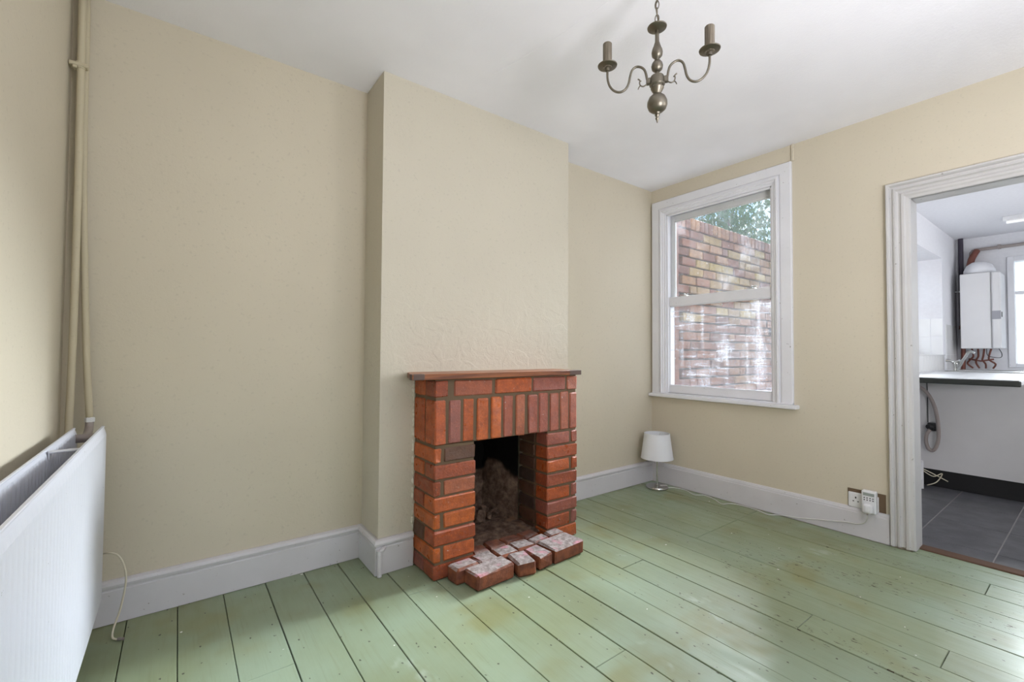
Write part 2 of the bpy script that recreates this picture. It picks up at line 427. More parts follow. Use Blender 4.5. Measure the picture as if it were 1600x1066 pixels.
finish(bm, 'wall_front', M_wall, kind='structure')
w4 = empty('added_window', (-1.5, YB-.05, .7), kind='structure', label='unseen window added behind the camera to let in fill light')
boxes('window_frame', [((-2.55, YB-.08, .7), (-2.49, YB-.03, 2.3)), ((-.51, YB-.08, .7), (-.45, YB-.03, 2.3)), ((-2.49, YB-.078, .7), (-.51, YB-.032, .76)), ((-2.49, YB-.078, 2.24), (-.51, YB-.032, 2.3)), ((-1.53, YB-.075, .76), (-1.47, YB-.035, 2.24))], M_joinery, w4, bevel=.003)
boxes('glass_pane', [((-2.50, YB-.058, .75), (-.50, YB-.054, 2.25))], M_plainglass, w4)
ce = boxes('ceiling', [((XW-.1, YB-.1, H), (.25, .25, H+.12))], M_ceil, kind='structure', label='white ceiling')
bm = bmesh.new()   # faint ceiling crack: a raised seam
tube(bm, [(-2.0, -.62, H), (-1.93, -1.0, H), (-1.90, -1.32, H), (-1.88, -1.45, H)], .0015, 6, smooth=4)
finish(bm, 'seam', M_ceil, ce)
boxes('trim_3', [((-.012, -1.222, 2.346), (0, -1.204, H))], M_wall, bevel=.003, kind='structure', label='thin cream strip running up the wall from the window corner')

# floor: base and boards
fl = boxes('floor', [((XW-.1, YB, -.10), (.05, .25, -.022))], M_under, kind='structure', label='sage green painted floorboards, chipped and paint spotted')
edges = [-3.70, -3.537, -3.376, -3.216, -3.055, -2.892, -2.729, -2.569, -2.406, -2.246, -2.078, -1.919, -1.757, -1.601, -1.449, -1.282, -1.125, -.975, -.811, -.650, -.490, -.325, -.168, -.02, .06]
joints = {22: [-.99, -2.8], 21: [-.99, -2.092, -3.2], 20: [-.99, -2.9], 19: [-.99, -2.6], 18: [-.99, -3.1], 17: [-2.7], 16: [-2.078], 15: [-1.695, -3.1], 14: [-.977, -2.9], 13: [-2.75],
          12: [-2.2], 11: [-3.0], 10: [-1.378, -3.2], 9: [-2.3], 8: [-.58, -3.1], 7: [-2.5], 6: [-2.0], 5: [-3.1], 4: [-.75, -2.6], 3: [-2.0], 2: [-1.1, -3.1]}
def plank(x0, x1, y0, y1, sd):
    rr = random.Random(sd); g_ = rr.uniform(.0011, .0026)
    bm = bmesh.new(); dz = rr.uniform(-.0012, .0012)
    box(bm, (x0+g_, y0+.0012, -.022), (x1-g_, y1-.0012, 0))
    bmesh.ops.bevel(bm, geom=[e for e in bm.edges if all(v.co.z > -.001 for v in e.verts)], offset=.0016, segments=1, affect='EDGES')
    for v in bm.verts:
        if v.co.z > -.01: v.co.z += dz-.0012
    finish(bm, 'plank', M_floor, fl)
for i in range(len(edges)-1):
    x0, x1 = edges[i], edges[i+1]
    y1 = -.075 if x1 <= XA+.05 else (YF-.0 if x1 <= XB+.05 else YR)
    if x0 < XA < x1: y1 = YL
    if x0 >= XB-.02: y1 = YR
    if x0 < .0 and x1 > .0: y1 = YR
    if x1 > .055: y1 = DY1; lim_ = DY0
    ys = [y1]+joints.get(i, [])+[YB if x1 < .055 else DY0]
    for k in range(len(ys)-1): plank(x0, x1, ys[k+1], ys[k], i*7+k)

# skirting boards
T, K = .0196, .1663
prof = [(0, -.0), (T, .001), (T, K-.040), (T-.004, K-.036), (T-.004, K-.030), (T+.004, K-.026), (T+.006, K-.016), (T+.001, K-.005), (T-.008, K), (0, K)]
prof_r = [(0, .0), (T, .001), (T, K-.028), (T-.003, K-.024), (T-.003, K-.016), (T-.008, K-.004), (0, K)]
def skirt(name, path, prof, label):
    bm = bmesh.new(); sweep(bm, path, prof)
    return finish(bm, name, M_skirt, kind='structure', label=label)
# (walk so that the room lies to the left of the path)
skirt('baseboard_back_left', [(-2.272, YF), (XA, YF), (XA, YL), (XW, YL)], prof, 'grey white moulded skirting wrapping the recess and breast corner')
skirt('baseboard_alcove', [(0.0-T, YR), (XB, YR), (XB, YF-.0)][:2], prof, 'white moulded skirting in the alcove')
skirt('baseboard_right', [(0, -1.690), (0, YR)], prof_r, 'white skirting under the window')
skirt('baseboard_left', [(XW, YL-.03), (XW, YB)], prof_r, 'white skirting behind the radiator')

# ------------------------------------------------------------------ window_1 (sash)
w1 = empty('window_1', (0, -.66, .74), kind='structure', label='white painted sash window with hazy panes looking on an old brick wall')
bm = bmesh.new()
def casing_poly(bm, y0, y1, z0, z1, prof, three=True):
    """architrave around an opening: prof = (inset from the outer edge, protrusion x)"""
    def ring(d, x): return [(-x, y1-d, z0), (-x, y1-d, z1-d), (-x, y0+d, z1-d), (-x, y0+d, z0)]
    rings = [[bm.verts.new(p) for p in ring(d, x)] for d, x in prof]
    for a, b in zip(rings, rings[1:]+rings[:1]):
        for i in range(3): bm.faces.new((a[i], a[i+1], b[i+1], b[i]))
    bm.faces.new([r[0] for r in rings]); bm.faces.new([r[3] for r in rings][::-1])
cp = [(0, 0), (0, .020), (.004, .025), (.066, .025), (.070, .018), (.076, .018), (.080, .030), (.092, .032), (.098, .022), (.106, .022), (.112, .012), (.125, .012), (.125, 0)]
casing_poly(bm, -1.206, -.128, .738, 2.346, cp)
finish(bm, 'window_casing', M_joinery, w1)
# box frame lining the opening with inner stop beads
y0, y1, z0, z1 = -1.083, -.253, .745, 2.223
bm = bmesh.new()
for (a, b) in (((-.005, y1-.002, z0), (.112, y1+.03, z1+.03)), ((-.005, y0-.05, z0), (.112, y0, z1+.03)), ((-.005, y0, z1), (.16, y1, z1+.03)), ((-.01, y0-.03, z0-.03), (.17, y1+.03, z0))):
    box(bm, a, b, .002)
box(bm, (-.002, y1-.016, z0), (.012, y1, z1), .004); box(bm, (-.002, y0, z0), (.012, y0+.016, z1), .004); box(bm, (-.002, y0, z1-.016), (.012, y1, z1), .004)
finish(bm, 'box_frame', M_joinery, w1)
def sash(nm, x0, x1, ya, yb, za, zb, st, bot, topr, mat, glass, gname):
    s = empty(nm, (x0, (ya+yb)/2, za)); s.parent = w1; s.location = Vector(s.location)-w1.location
    bm = bmesh.new()
    box(bm, (x0, ya, za), (x1, ya+st, zb), .003); box(bm, (x0, yb-st, za), (x1, yb, zb), .003)
    box(bm, (x0, ya+st, za), (x1, yb-st, za+bot), .003); box(bm, (x0, ya+st, zb-topr), (x1, yb-st, zb), .003)
    i = .006   # inner glazing ogee
    for a, b in (((x0+.006, ya+st, za+bot), (x0+.016, ya+st+i, zb-topr)), ((x0+.006, yb-st-i, za+bot), (x0+.016, yb-st, zb-topr)),
                 ((x0+.006, ya+st, za+bot), (x0+.016, yb-st, za+bot+i)), ((x0+.006, ya+st, zb-topr-i), (x0+.016, yb-st, zb-topr))): box(bm, a, b, .002)
    finish(bm, nm+'_frame' if False else 'sash_frame', mat, s)
    boxes('glass_pane', [((x1-.016, ya+st-.004, za+bot-.004), (x1-.012, yb-st+.004, zb-topr+.004))], glass, s)
    return s
up_s = sash('upper_sash', .062, .100, y0+.004, y1-.003, 1.462, z1-.002, .030, .052, .050, M_sash, M_glass_up, 'p')
lo_s = sash('lower_sash', .014, .055, y0+.003, y1-.003, z0+.002, 1.533, .014, .060, .074, M_joinery, M_glass_lo, 'p')
for yy in (-.395, -.925):
    bm = bmesh.new()
    box(bm, (.020, yy-.028, 1.533), (.050, yy+.028, 1.538), .001); box(bm, (.026, yy-.008, 1.538), (.044, yy+.008, 1.550), .003)
    tube(bm, [(.034, yy+.004, 1.548), (.030, yy-.022, 1.552), (.024, yy-.038, 1.548)], .004, 8)
    lathe(bm, [(.006, 1.538), (.007, 1.545), (.004, 1.556), (.006, 1.560)], (.035, yy, 0), 10)
    finish(bm, 'sash_catch', M_chrome, w1, smooth='auto')
bm = bmesh.new(); box(bm, (-.062, -1.236, .712), (.015, -.118, .738), .006, seg=2)
box(bm, (-.03, -1.206, .738), (.012, -.128, .746), .002)
finish(bm, 'window_sill', M_joinery, w1)
boxes('outer_reveal', [((.113, -.257, .74), (.172, -.235, 2.27)), ((.113, -1.15, .74), (.172, -1.085, 2.27))], M_oldbrick, w1)
boxes('outer_sill', [((.10, -1.14, .69), (.23, -.24, .745))], M_conc, w1, bevel=.004)

# ------------------------------------------------------------------ doorway architrave
tr = empty('trim_1', (0, -1.75, 0), kind='structure', label='thickly painted ribbed grey white door architrave')
bm = bmesh.new()
dp = [(0, 0), (0, .026), (.004, .032), (.012, .032), (.018, .026), (.022, .018), (.030, .018), (.034, .028), (.042, .030), (.048, .020), (.055, .016), (.062, .018), (.070, .026), (.080, .026), (.088, .020), (.100, .018), (.104, .012), (.104, 0)]
casing_poly(bm, -2.74, -1.694, .004, 2.036, dp)
for v in bm.verts:
    if v.co.z < .01: v.co.z += random.uniform(0, .008)
finish(bm, 'architrave', M_arch, tr)
bm = bmesh.new()
box(bm, (-.012, -1.80, 0), (.125, -1.784, 1.948), .002); box(bm, (-.012, -2.636, 0), (.125, -2.62, 1.948), .002); box(bm, (-.011, -2.62, 1.932), (.124, -1.80, 1.949), .002)
finish(bm, 'door_lining', M_arch, tr)
boxes('trim_2', [((.062, DY0+.0, -.02), (.135, DY1-.002, .006))], M_thresh, bevel=.003, kind='structure', label='worn brown threshold strip in the kitchen doorway')

# ------------------------------------------------------------------ fireplace
fp = empty('fireplace', (-1.8, -.433, 0), label='red brick fireplace surround with a sooty opening and a thin wooden mantel shelf', cat='fireplace')
FX0, FX1, FY = -2.266, -1.334, -.548
def brick(a, b, mat, parent, bev=.0055, jit=.0024, rot=None, name='brick', seed=None, label=None):
    bm = bmesh.new(); vs = box(bm, a, b, bev, rot)
    for v in bm.verts: v.co += Vector((random.uniform(-jit, jit), random.uniform(-jit, jit), random.uniform(-jit, jit)))
    return finish(bm, name, mat, parent, label=label)
def pick(dark=.08, pale=.25):
    q = random.random(); return M_brickdark if q < dark else (M_brickpale if q < dark+pale else M_brick)
bm = bmesh.new()     # mortar core
G = .007
box(bm, (FX0+G, FY+G, 0), (OX0-G, YF+.004, .630)); box(bm, (OX1+G, FY+G, 0), (FX1-G, YF+.004, .630)); box(bm, (FX0+G, FY+G, .627), (FX1-G, YF+.004, .938))
finish(bm, 'mortar', M_mortar, fp)
for c in range(8):
    za = c*.0775+.004; zb = za+.067; odd = (8-c) % 2 == 1        # odd from the top: corner brick turned along the side
    j = lambda: random.uniform(-.0025, .0025)
    # left pier
    if odd:
        brick((FX0, FY, za), (FX0+.036+j(), YF-.002, zb), M_brick, fp)
        m_ = M_brickdark if c == 7 else (M_brickpale if c == 5 else M_brick)
        brick((FX0+.052, FY+.001, za), (OX0, FY+.10, zb), m_, fp)
        brick((OX0-.09, FY+.11, za), (OX0+.001, YF+.03, zb), M_brickdark, fp)
    else:
        brick((FX0-.001, FY-.002, za), (OX0+.001, FY+.103+j(), zb), M_brick if c != 7 else M_brickdark, fp)
        brick((FX0, FY+.118, za), (FX0+.10, YF-.002, zb), pick(.5, .1), fp)
        brick((OX0-.09, FY+.118, za), (OX0+.001, YF+.03, zb), M_brickdark, fp)
    # right pier
    if odd:
        brick((OX1, FY, za), (OX1+.172+j(), FY+.10, zb), M_brick if c != 7 else M_brickpale, fp)
        brick((OX1+.190, FY-.001, za), (FX1, YF-.002, zb), pick(0, .4), fp)
        brick((OX1-.002, FY+.112, za), (OX1+.09, YF+.03, zb), M_brickdark, fp)
    else:
        brick((OX1-.001, FY-.001, za), (FX1+.001, FY+.103, zb), pick(0, .12), fp)
        brick((OX1, FY+.116, za), (OX1+.10, YF+.03, zb), M_brickdark, fp)
        brick((FX1-.1, FY+.116, za), (FX1, YF-.002, zb), M_brick, fp)
# soldier course
sx = [(-2.266, -2.208), (-2.191, -2.126), (-2.112, -2.049), (-2.032, -1.965), (-1.947, -1.885), (-1.868, -1.808), (-1.788, -1.727), (-1.705, -1.637), (-1.626, -1.557), (-1.546, -1.476), (-1.467, -1.401), (-1.391, -1.333)]
smat = [M_brick, M_brickpale, M_brick, M_brick, M_brick, M_brickpale, M_brickpale, M_brickpale, M_brickpale, M_brickpale, M_brickpale, M_brickpale]
for k, (a, b) in enumerate(sx):
    dep = .104 if k in (0, 11) else .10
    brick((a, FY+random.uniform(-.003, .003), .628+random.uniform(-.003, .002)), (b, FY+dep, .842+random.uniform(-.008, .003)), smat[k], fp, .006, .0022)
brick((FX0, FY+.118, .630), (FX0+.1, YF-.002, .842), M_brick, fp)
brick((FX1-.1, FY+.118, .630), (FX1, YF-.002, .842), M_brick, fp)
# bricks across the top
for k, (a, b) in enumerate([(-2.267, -2.194), (-2.163, -1.941), (-1.920, -1.682), (-1.668, -1.427), (-1.415, -1.333)]):
    brick((a, FY+random.uniform(-.003, .002), .855), (b, FY+.102, .933), [M_brick, M_brickpale, M_brick, M_brickpale, M_brickpale][k], fp, .006)
brick((FX0, FY+.116, .857), (FX0+.1, YF-.002, .933), M_brick, fp); brick((FX1-.1, FY+.116, .857), (FX1, YF-.002, .933), M_brick, fp)
# mantel shelf
bm = bmesh.new()
r_ = [(-2.305, YF), (-2.325, YF-.05), (-2.392, FY-.022), (-1.318, FY-.018), (-1.318, YF)]
vb = [bm.verts.new((x, y, .941)) for x, y in r_]; vt = [bm.verts.new((x, y, .967)) for x, y in r_]
bm.faces.new(vb[::-1]); bm.faces.new(vt)
for i in range(5): bm.faces.new((vb[i], vb[(i+1) % 5], vt[(i+1) % 5], vt[i]))
bmesh.ops.bevel(bm, geom=bm.edges[:], offset=.002, segments=1, affect='EDGES')
ms = finish(bm, 'mantel_shelf', M_mantel, fp, label='thin varnished wooden mantel shelf')
boxes('worn_end', [((-1.412, FY-.0192, .9405), (-1.317, FY+.02, .9675))], M_mantelworn, ms, bevel=.002, label='greyed bare wood at the right end of the shelf')
boxes('broken_corner', [((-2.388, FY-.0235, .9405), (-2.33, FY+.02, .9675))], M_mantelworn, ms, bevel=.003, label='battered left front corner of the shelf')
boxes('bedding_mortar', [((-2.262, FY+.008, .932), (-1.338, YF, .942))], M_mortar, fp)
# fireback: rough rubble lining the opening
bm = bmesh.new()
def rough_panel(o, u, v, nu, nv, amp, nrm):
    g_ = [[None]*(nv+1) for _ in range(nu+1)]
    for i in range(nu+1):
        for k in range(nv+1):
            p = Vector(o)+Vector(u)*(i/nu)+Vector(v)*(k/nv)
            g_[i][k] = bm.verts.new(p+Vector(nrm)*random.uniform(0, amp))
    for i in range(nu):
        for k in range(nv): bm.faces.new((g_[i][k], g_[i+1][k], g_[i+1][k+1], g_[i][k+1]))
rough_panel((OX0-.06, YF+.075, .04), (.16, .225, 0), (0, 0, 1.1), 6, 24, .022, (.5, -.5, 0))
rough_panel((OX0+.09, YF+.30, .04), (.30, .0, 0), (0, 0, 1.1), 8, 24, .026, (0, -1, 0))
rough_panel((OX1-.09, YF+.30, .04), (.085, -.27, 0), (0, 0, 1.1), 6, 24, .02, (-.5, -.5, 0))
finish(bm, 'fireback', M_fireback, fp, smooth=True, label='rough fireback, brown rubble below and black soot above')
boxes('throat', [((OX0-.08, YF+.01, .60), (OX0+.0, .16, 1.2)), ((OX1, YF+.01, .63), (OX1+.07, .16, 1.2)), ((OX0-.08, YF+.01, 1.18), (OX1+.08, .2, 1.2)), ((OX0-.08, .06, .0), (OX1+.08, .1, 1.0))], M_fireback, fp)
bm = bmesh.new()
rough_panel((OX0-.01, FY+.06, .052), (OX1-OX0+.02, 0, 0), (0, .52, 0), 12, 12, .012, (0, 0, 1))
for k in range(26):    # crumbled rubble at the back of the grate
    x = random.uniform(OX0+.02, OX1-.03); y = random.uniform(-.22, -.04); s_ = random.uniform(.012, .035)
    r = bmesh.ops.create_icosphere(bm, subdivisions=1, radius=s_)
    for v in r['verts']: v.co = Vector((v.co.x*random.uniform(.8, 1.4), v.co.y, v.co.z*.7))+Vector((x, y, .07+random.uniform(0, .04)))
finish(bm, 'ash_bed', M_fireback, fp, kind='stuff', label='dusty sooty rubble floor of the fireplace')
# crumbling filler along the left edge of the surround
bm = bmesh.new()
for k in range(60):
    z = .20+.74*k/60+random.uniform(-.01, .01)
    if random.random() < .35: continue
    r = bmesh.ops.create_icosphere(bm, subdivisions=1, radius=random.uniform(.004, .010))
    for v in r['verts']: v.co = Vector((v.co.x, v.co.y*.6, v.co.z*1.8))+Vector((FX0-.004+random.uniform(-.003, .002), YF-.002, z))
finish(bm, 'cracked_filler', M_filler, fp, kind='stuff')

# hearth bricks lying in front
he = empty('hearth', (-1.8, -.64, 0), label='low hearth of loose worn bricks spattered with pale paint, in front of the fireplace opening', cat='hearth')
hb_ = [  # centre x,y, sx, sy, rot, height
 (-2.135, -.600, .125, .085, 4, .074), (-2.045, -.689, .215, .105, 3, .073), (-1.868, -.700, .100, .125, -8, .068), (-1.757, -.696, .100, .120, 5, .066),
 (-1.590, -.683, .215, .140, 3, .075), (-2.010, -.588, .105, .088, 3, .070), (-1.895, -.600, .112, .090, 3, .071), (-1.775, -.585, .115, .098, -2, .069),
 (-1.655, -.575, .110, .068, 2, .068), (-1.540, -.573, .100, .070, 2, .074), (-1.990, -.495, .100, .088, 0, .066), (-1.885, -.495, .10, .09, 1, .067), (-1.775, -.490, .105, .085, -1, .066), (-1.665, -.495, .105, .085, 0, .066)]
for x, y, sx_, sy_, r, h in hb_:
    brick((x-sx_/2, y-sy_/2, 0.0), (x+sx_/2, y+sy_/2, h), M_hearth, fp if y > -.5 else he, .009, .0035, Matrix.Rotation(R(r), 3, 'Z'))

# ------------------------------------------------------------------ small pipe stub on the skirting corner
bm = bmesh.new()
tube(bm, [(-2.449, YF-T-.012, .0), (-2.449, YF-T-.012, .10), (-2.444, YF-T-.012, .118), (-2.432, YF-T-.010, .124), (-2.420, YF-T+.006, .124)], .011, 10)
tube(bm, [(-2.449, YF-T-.012, .104), (-2.449, YF-T-.012, .122)], .014, 8)
s = finish(bm, 'pipe_stub', M_skirt, smooth='auto', label='short capped pipe painted white against the skirting at the chimney breast corner', cat='pipe')

# ------------------------------------------------------------------ heating pipes in the left corner
p1 = empty('heating_pipe', (-3.549, -.135, 0), label='cream painted vertical heating pipe nearest the left wall, ceiling to radiator', cat='pipe')
bm = bmesh.new(); tube(bm, [(-3.552, -.135, .10), (-3.556, -.137, .5), (-3.550, -.133, 1.1), (-3.549, -.135, 1.7), (-3.552, -.135, H)], .0115, 12, smooth=4); finish(bm, 'pipe', M_pipe, p1, smooth=True)
p2 = empty('heating_pipe', (-3.53, -.10, 0), label='cream painted heating pipe nearest the recess wall, ending at a nut above the radiator', cat='pipe')
bm = bmesh.new(); tube(bm, [(-3.499, -.12, .805), (-3.511, -.118, 1.0), (-3.524, -.112, 1.3), (-3.540, -.104, 1.8), (-3.544, -.100, H)], .011, 12, smooth=4); finish(bm, 'pipe', M_pipe, p2, smooth=True)
bm = bmesh.new(); lathe(bm, [(.010, .795), (.015, .797), (.015, .812), (.011, .815)], (-3.499, -.12, 0), 6); finish(bm, 'nut', M_plastic, p2)
bm = bmesh.new(); box(bm, (-3.584, -.150, 2.135), (-3.530, -.120, 2.150), .003); box(bm, (-3.572, -.151, 2.125), (-3.560, -.120, 2.135), .002); tube(bm, [(-3.552, -.135, 2.13), (-3.552, -.135, 2.155)], .0145, 12)
finish(bm, 'pipe_clip', M_pipe, p1)

# ------------------------------------------------------------------ radiator
rd = empty('radiator', (-3.48, -1.0, .12), label='white double panel radiator on the left wall, open at the top', cat='radiator')
RZ0, RZ1 = .128, .790; RY1, RY0 = -.232, -1.85
def rad_panel(xf, th, z0, z1, ya, yb, flute):
    """front face fluted; xf = face x"""
    bm = bmesh.new(); nfl = int((yb-ya)/.0333); pts = []
    for i in range(nfl*4+1):
        y = ya+(yb-ya)*i/(nfl*4); d = (0, flute, flute, 0)[i % 4]
        pts.append((y, d))
    zs = [z0, z0+.018, z0+.035, z1-.045, z1-.030, z1-.012, z1]
    grid = []
    for z in zs:
        row = []
        for y, d in pts:
            e = 0 if z in (zs[0], zs[1], zs[-2], zs[-1]) else d
            ex = 0 if z in zs[2:-2] else (-.004 if z in (zs[1], zs[-2]) else -.008)
            row.append(bm.verts.new((xf+ex-e, y, z)))
        grid.append(row)
    back = [[bm.verts.new((xf-th, y, z)) for y, d in (pts[0], pts[-1])] for z in (z0, z1)]
    for a, b in zip(grid, grid[1:]):
        for i in range(len(pts)-1): bm.faces.new((a[i], a[i+1], b[i+1], b[i]))
    bm.faces.new((back[0][0], back[0][1], back[1][1], back[1][0]))
    bm.faces.new([grid[-1][i] for i in range(len(pts))]+[back[1][1], back[1][0]])
    bm.faces.new([grid[0][i] for i in range(len(pts))]+[back[0][1], back[0][0]])
    bm.faces.new([g[0] for g in grid]+[back[1][0], back[0][0]]); bm.faces.new([g[-1] for g in grid]+[back[1][1], back[0][1]])
    # rolled top edge
    box(bm, (xf-th-.001, ya, z1-.004), (xf-.005, yb, z1+.002), .0015)
    return bm
finish(rad_panel(-3.440, .013, RZ0, RZ1, RY0, RY1, .0006), 'front_panel', M_rad, rd)
finish(rad_panel(-3.517, .012, RZ0, RZ1, RY0, RY1, .005), 'rear_panel', M_rad, rd)
for yy in (RY1-.02, RY0+.02):
    for zz in (RZ1-.035, RZ0+.045):
        bm = bmesh.new(); tube(bm, [(-3.522, yy, zz), (-3.448, yy, zz)], .015, 14); finish(bm, 'header_tube', M_tube, rd, smooth='auto')
for yy in (-.66, -1.40):
    bm = bmesh.new(); box(bm, (-3.520, yy-.012, RZ1-.010), (-3.452, yy+.012, RZ1-.004), .002); box(bm, (-3.519, yy-.012, RZ1-.03), (-3.515, yy+.012, RZ1-.006), .001)
    finish(bm, 'top_bracket', M_rad, rd)
for yy in (-.50, -1.55):
    boxes('wall_bracket', [((-3.584, yy-.02, .25), (-3.529, yy+.02, .70))], M_rad, rd, bevel=.002)
boxes('convector_fins', [((-3.528+.016, y, .2), (-3.4545, y+.0015, .70)) for y in [RY0+.06+.03*i for i in range(49)]], M_rad, rd, kind='stuff')
bm = bmesh.new(); tube(bm, [(-3.552, -.135, .155), (-3.52, -.18, .165), (-3.50, -.236, .172)], .011, 10, smooth=4); lathe(bm, [(.013, .14), (.019, .145), (.019, .19), (.012, .2)], (-3.512, -.20, 0), 12)
finish(bm, 'valve', M_chrome, rd, smooth='auto')
bm = bmesh.new(); tube(bm, [(-3.499, -.12, .80), (-3.499, -.128, .775), (-3.499, -.17, .757), (-3.499, -.245, .755)], .0125, 12, smooth=4); finish(bm, 'inlet_elbow', M_tube, rd, smooth=True)

# loose cable
bm = bmesh.new()
tube(bm, [(-3.455, -.155, .300), (-3.430, -.19, .311), (-3.402, -.20, .300), (-3.382, -.20, .255), (-3.376, -.20, .192), (-3.389, -.205, .101), (-3.406, -.215, .040), (-3.408, -.225, .012), (-3.396, -.235, .0045), (-3.388, -.24, .0045)], .0032, 8, smooth=6)
cb = finish(bm, 'aerial_cable', M_cablew, smooth=True, label='cream loose aerial cable hanging beside the radiator end down to the boards', cat='cable')
bm = bmesh.new(); tube(bm, [(-3.392, -.2375, .0055), (-3.375, -.248, .0055)], .0052, 8); finish(bm, 'connector', M_tube, cb)

# ------------------------------------------------------------------ chandelier
AX, AY = -1.8725, -1.484
ch = empty('chandelier', (AX, AY, H), label='tarnished brass two armed chandelier hanging by a chain from the ceiling', cat='chandelier')
U = Vector((.6181, -.7861, 0))
def L(prof, name, mat=M_brass, parent=ch, c=(AX, AY, 0), n=28):
    bm = bmesh.new(); lathe(bm, prof, c, n); return finish(bm, name, mat, parent, smooth='auto')
L([(.004, H-.045), (.012, H-.04), (.022, H-.03), (.045, H-.012), (.050, H-.002), (.050, H)], 'ceiling_rose')
def link_mesh(z, a):
    bm = bmesh.new(); pts = []
    for i in range(17):
        t = 2*math.pi*i/16; pts.append((math.cos(t)*.0068*math.cos(a), math.cos(t)*.0068*math.sin(a), math.sin(t)*.016))
    pts = [Vector(p)+Vector((AX, AY, z)) for p in pts]
    tube(bm, pts, .0018, 6); return bm
z = H-.052; k = 0
while z > 2.268:
    finish(link_mesh(z, R(25+90*(k % 2))), 'chain_link', M_brass, ch, smooth=True); z -= .026; k += 1
bm = bmesh.new(); tube(bm, [(AX+.004, AY, H-.03), (AX+.010, AY+.004, 2.37), (AX-.006, AY, 2.32), (AX+.004, AY-.002, 2.27), (AX, AY, 2.24)], .0022, 6, smooth=5); finish(bm, 'flex', M_candle, ch, smooth=True)
L([(.002, 2.234), (.008, 2.235), (.014, 2.238), (.026, 2.240), (.033, 2.245), (.034, 2.248), (.031, 2.2485), (.024, 2.244), (.008, 2.243), (.006, 2.262), (.002, 2.264)], 'canopy_dish')
L([(.004, 2.240), (.008, 2.232), (.007, 2.215), (.0075, 2.195), (.012, 2.180), (.0175, 2.166), (.0195, 2.155), (.018, 2.143), (.012, 2.136), (.0065, 2.131), (.006, 2.128), (.012, 2.124), (.018, 2.115), (.0205, 2.105), (.018, 2.093), (.011, 2.086), (.006, 2.083), (.0065, 2.076), (.010, 2.070), (.004, 2.068)], 'column')
L([(.004, 2.074), (.012, 2.073), (.022, 2.068), (.026, 2.060), (.0265, 2.040), (.027, 2.036), (.024, 2.032), (.019, 2.028), (.004, 2.027)], 'hub')
L([(.004, 2.032), (.022, 2.030), (.023, 2.024), (.018, 2.014), (.013, 2.006), (.012, 2.002), (.018, 1.999), (.028, 1.990), (.0345, 1.975), (.035, 1.962), (.030, 1.948), (.020, 1.939), (.010, 1.935), (.008, 1.930), (.009, 1.926), (.006, 1.922), (.005, 1.917), (.007, 1.914), (.004, 1.908), (.0015, 1.898)], 'lower_ball')
armp = [(.022, 2.050), (.034, 2.060), (.038, 2.080), (.044, 2.098), (.056, 2.110), (.073, 2.114), (.087, 2.104), (.094, 2.083), (.100, 2.055), (.112, 2.036), (.131, 2.029), (.151, 2.037), (.167, 2.057), (.1745, 2.085), (.1755, 2.112), (.1755, 2.122)]
for sgn in (-1, 1):
    a_ = empty('arm', (AX+U.x*.1755*sgn, AY+U.y*.1755*sgn, 2.12)); a_.parent = ch; a_.location = Vector(a_.location)-ch.location
    pt = lambda s, z_, off=0: (AX+U.x*s*sgn, AY+U.y*s*sgn, z_)
    bm = bmesh.new(); tube(bm, [pt(s, z_) for s, z_ in armp], .0042, 10, smooth=4)
    finish(bm, 'curved_rod', M_brass, a_, smooth=True)
    bm = bmesh.new(); tube(bm, [pt(*q) for q in ((.026, 2.052), (.036, 2.044), (.048, 2.038), (.058, 2.043), (.061, 2.053), (.060, 2.062), (.067, 2.068))], .0024, 6, smooth=4); tube(bm, [pt(.058, 2.043), pt(.064, 2.036), pt(.066, 2.030)], .002, 6); tube(bm, [pt(.061, 2.056), pt(.055, 2.060)], .0018, 6)
    finish(bm, 'scroll', M_brass, a_, smooth=True)
    bm = bmesh.new(); box(bm, (-.006, -.008, -.010), (.010, .008, .012), .002)
    for v in bm.verts: v.co = Matrix.Rotation(math.atan2(U.y*sgn, U.x*sgn), 3, 'Z') @ v.co+Vector(pt(.028, 2.052))
    finish(bm, 'socket_block', M_brass, a_)
    cx, cy = AX+U.x*.1755*sgn, AY+U.y*.1755*sgn
    L([(.004, 2.113), (.008, 2.115), (.009, 2.125), (.014, 2.128), (.027, 2.130), (.0345, 2.133), (.0355, 2.136), (.033, 2.1365), (.025, 2.1335), (.012, 2.132), (.004, 2.131)], 'drip_pan', parent=a_, c=(cx, cy, 0))
    L([(.0165, 2.126), (.0165, 2.216), (.0150, 2.218), (.0145, 2.2165), (.0145, 2.17)], 'candle_tube', M_candle, a_, (cx, cy, 0))
    L([(.004, 2.165), (.0140, 2.166), (.0140, 2.176), (.004, 2.177)], 'bulb_holder', M_dark, a_, (cx, cy, 0))

# ------------------------------------------------------------------ table lamp on the floor in the corner
LX, LY = -.165, -.275
tl = empty('table_lamp', (LX, LY, 0), label='small table lamp with tapered white shade on the floor in the corner', cat='lamp')
L([(.0, .0), (.082, .0), (.085, .004), (.085, .012), (.081, .018), (.050, .021), (.018, .024), (.012, .030), (.002, .031)], 'base', M_chrome, tl, (LX, LY, 0), 40)
L([(.003, .026), (.0068, .027), (.0068, .300), (.003, .301)], 'stem', M_chrome, tl, (LX, LY, 0))
bm = bmesh.new(); r0, r1, za, zb = .124, .098, .236, .432
lathe(bm, [(r0, za), (r1, zb), (r1-.0025, zb), (r0-.0025, za), (r0, za)], (LX, LY, 0), 56, cap=False); bmesh.ops.remove_doubles(bm, verts=bm.verts, dist=1e-5)
lathe(bm, [(r0-.003, za-.001), (r0+.0012, za-.001), (r0+.0008, za+.006)], (LX, LY, 0), 56, cap=False); lathe(bm, [(r1+.0016, zb-.007), (r1+.0012, zb+.001), (r1-.003, zb+.001)], (LX, LY, 0), 56, cap=False)
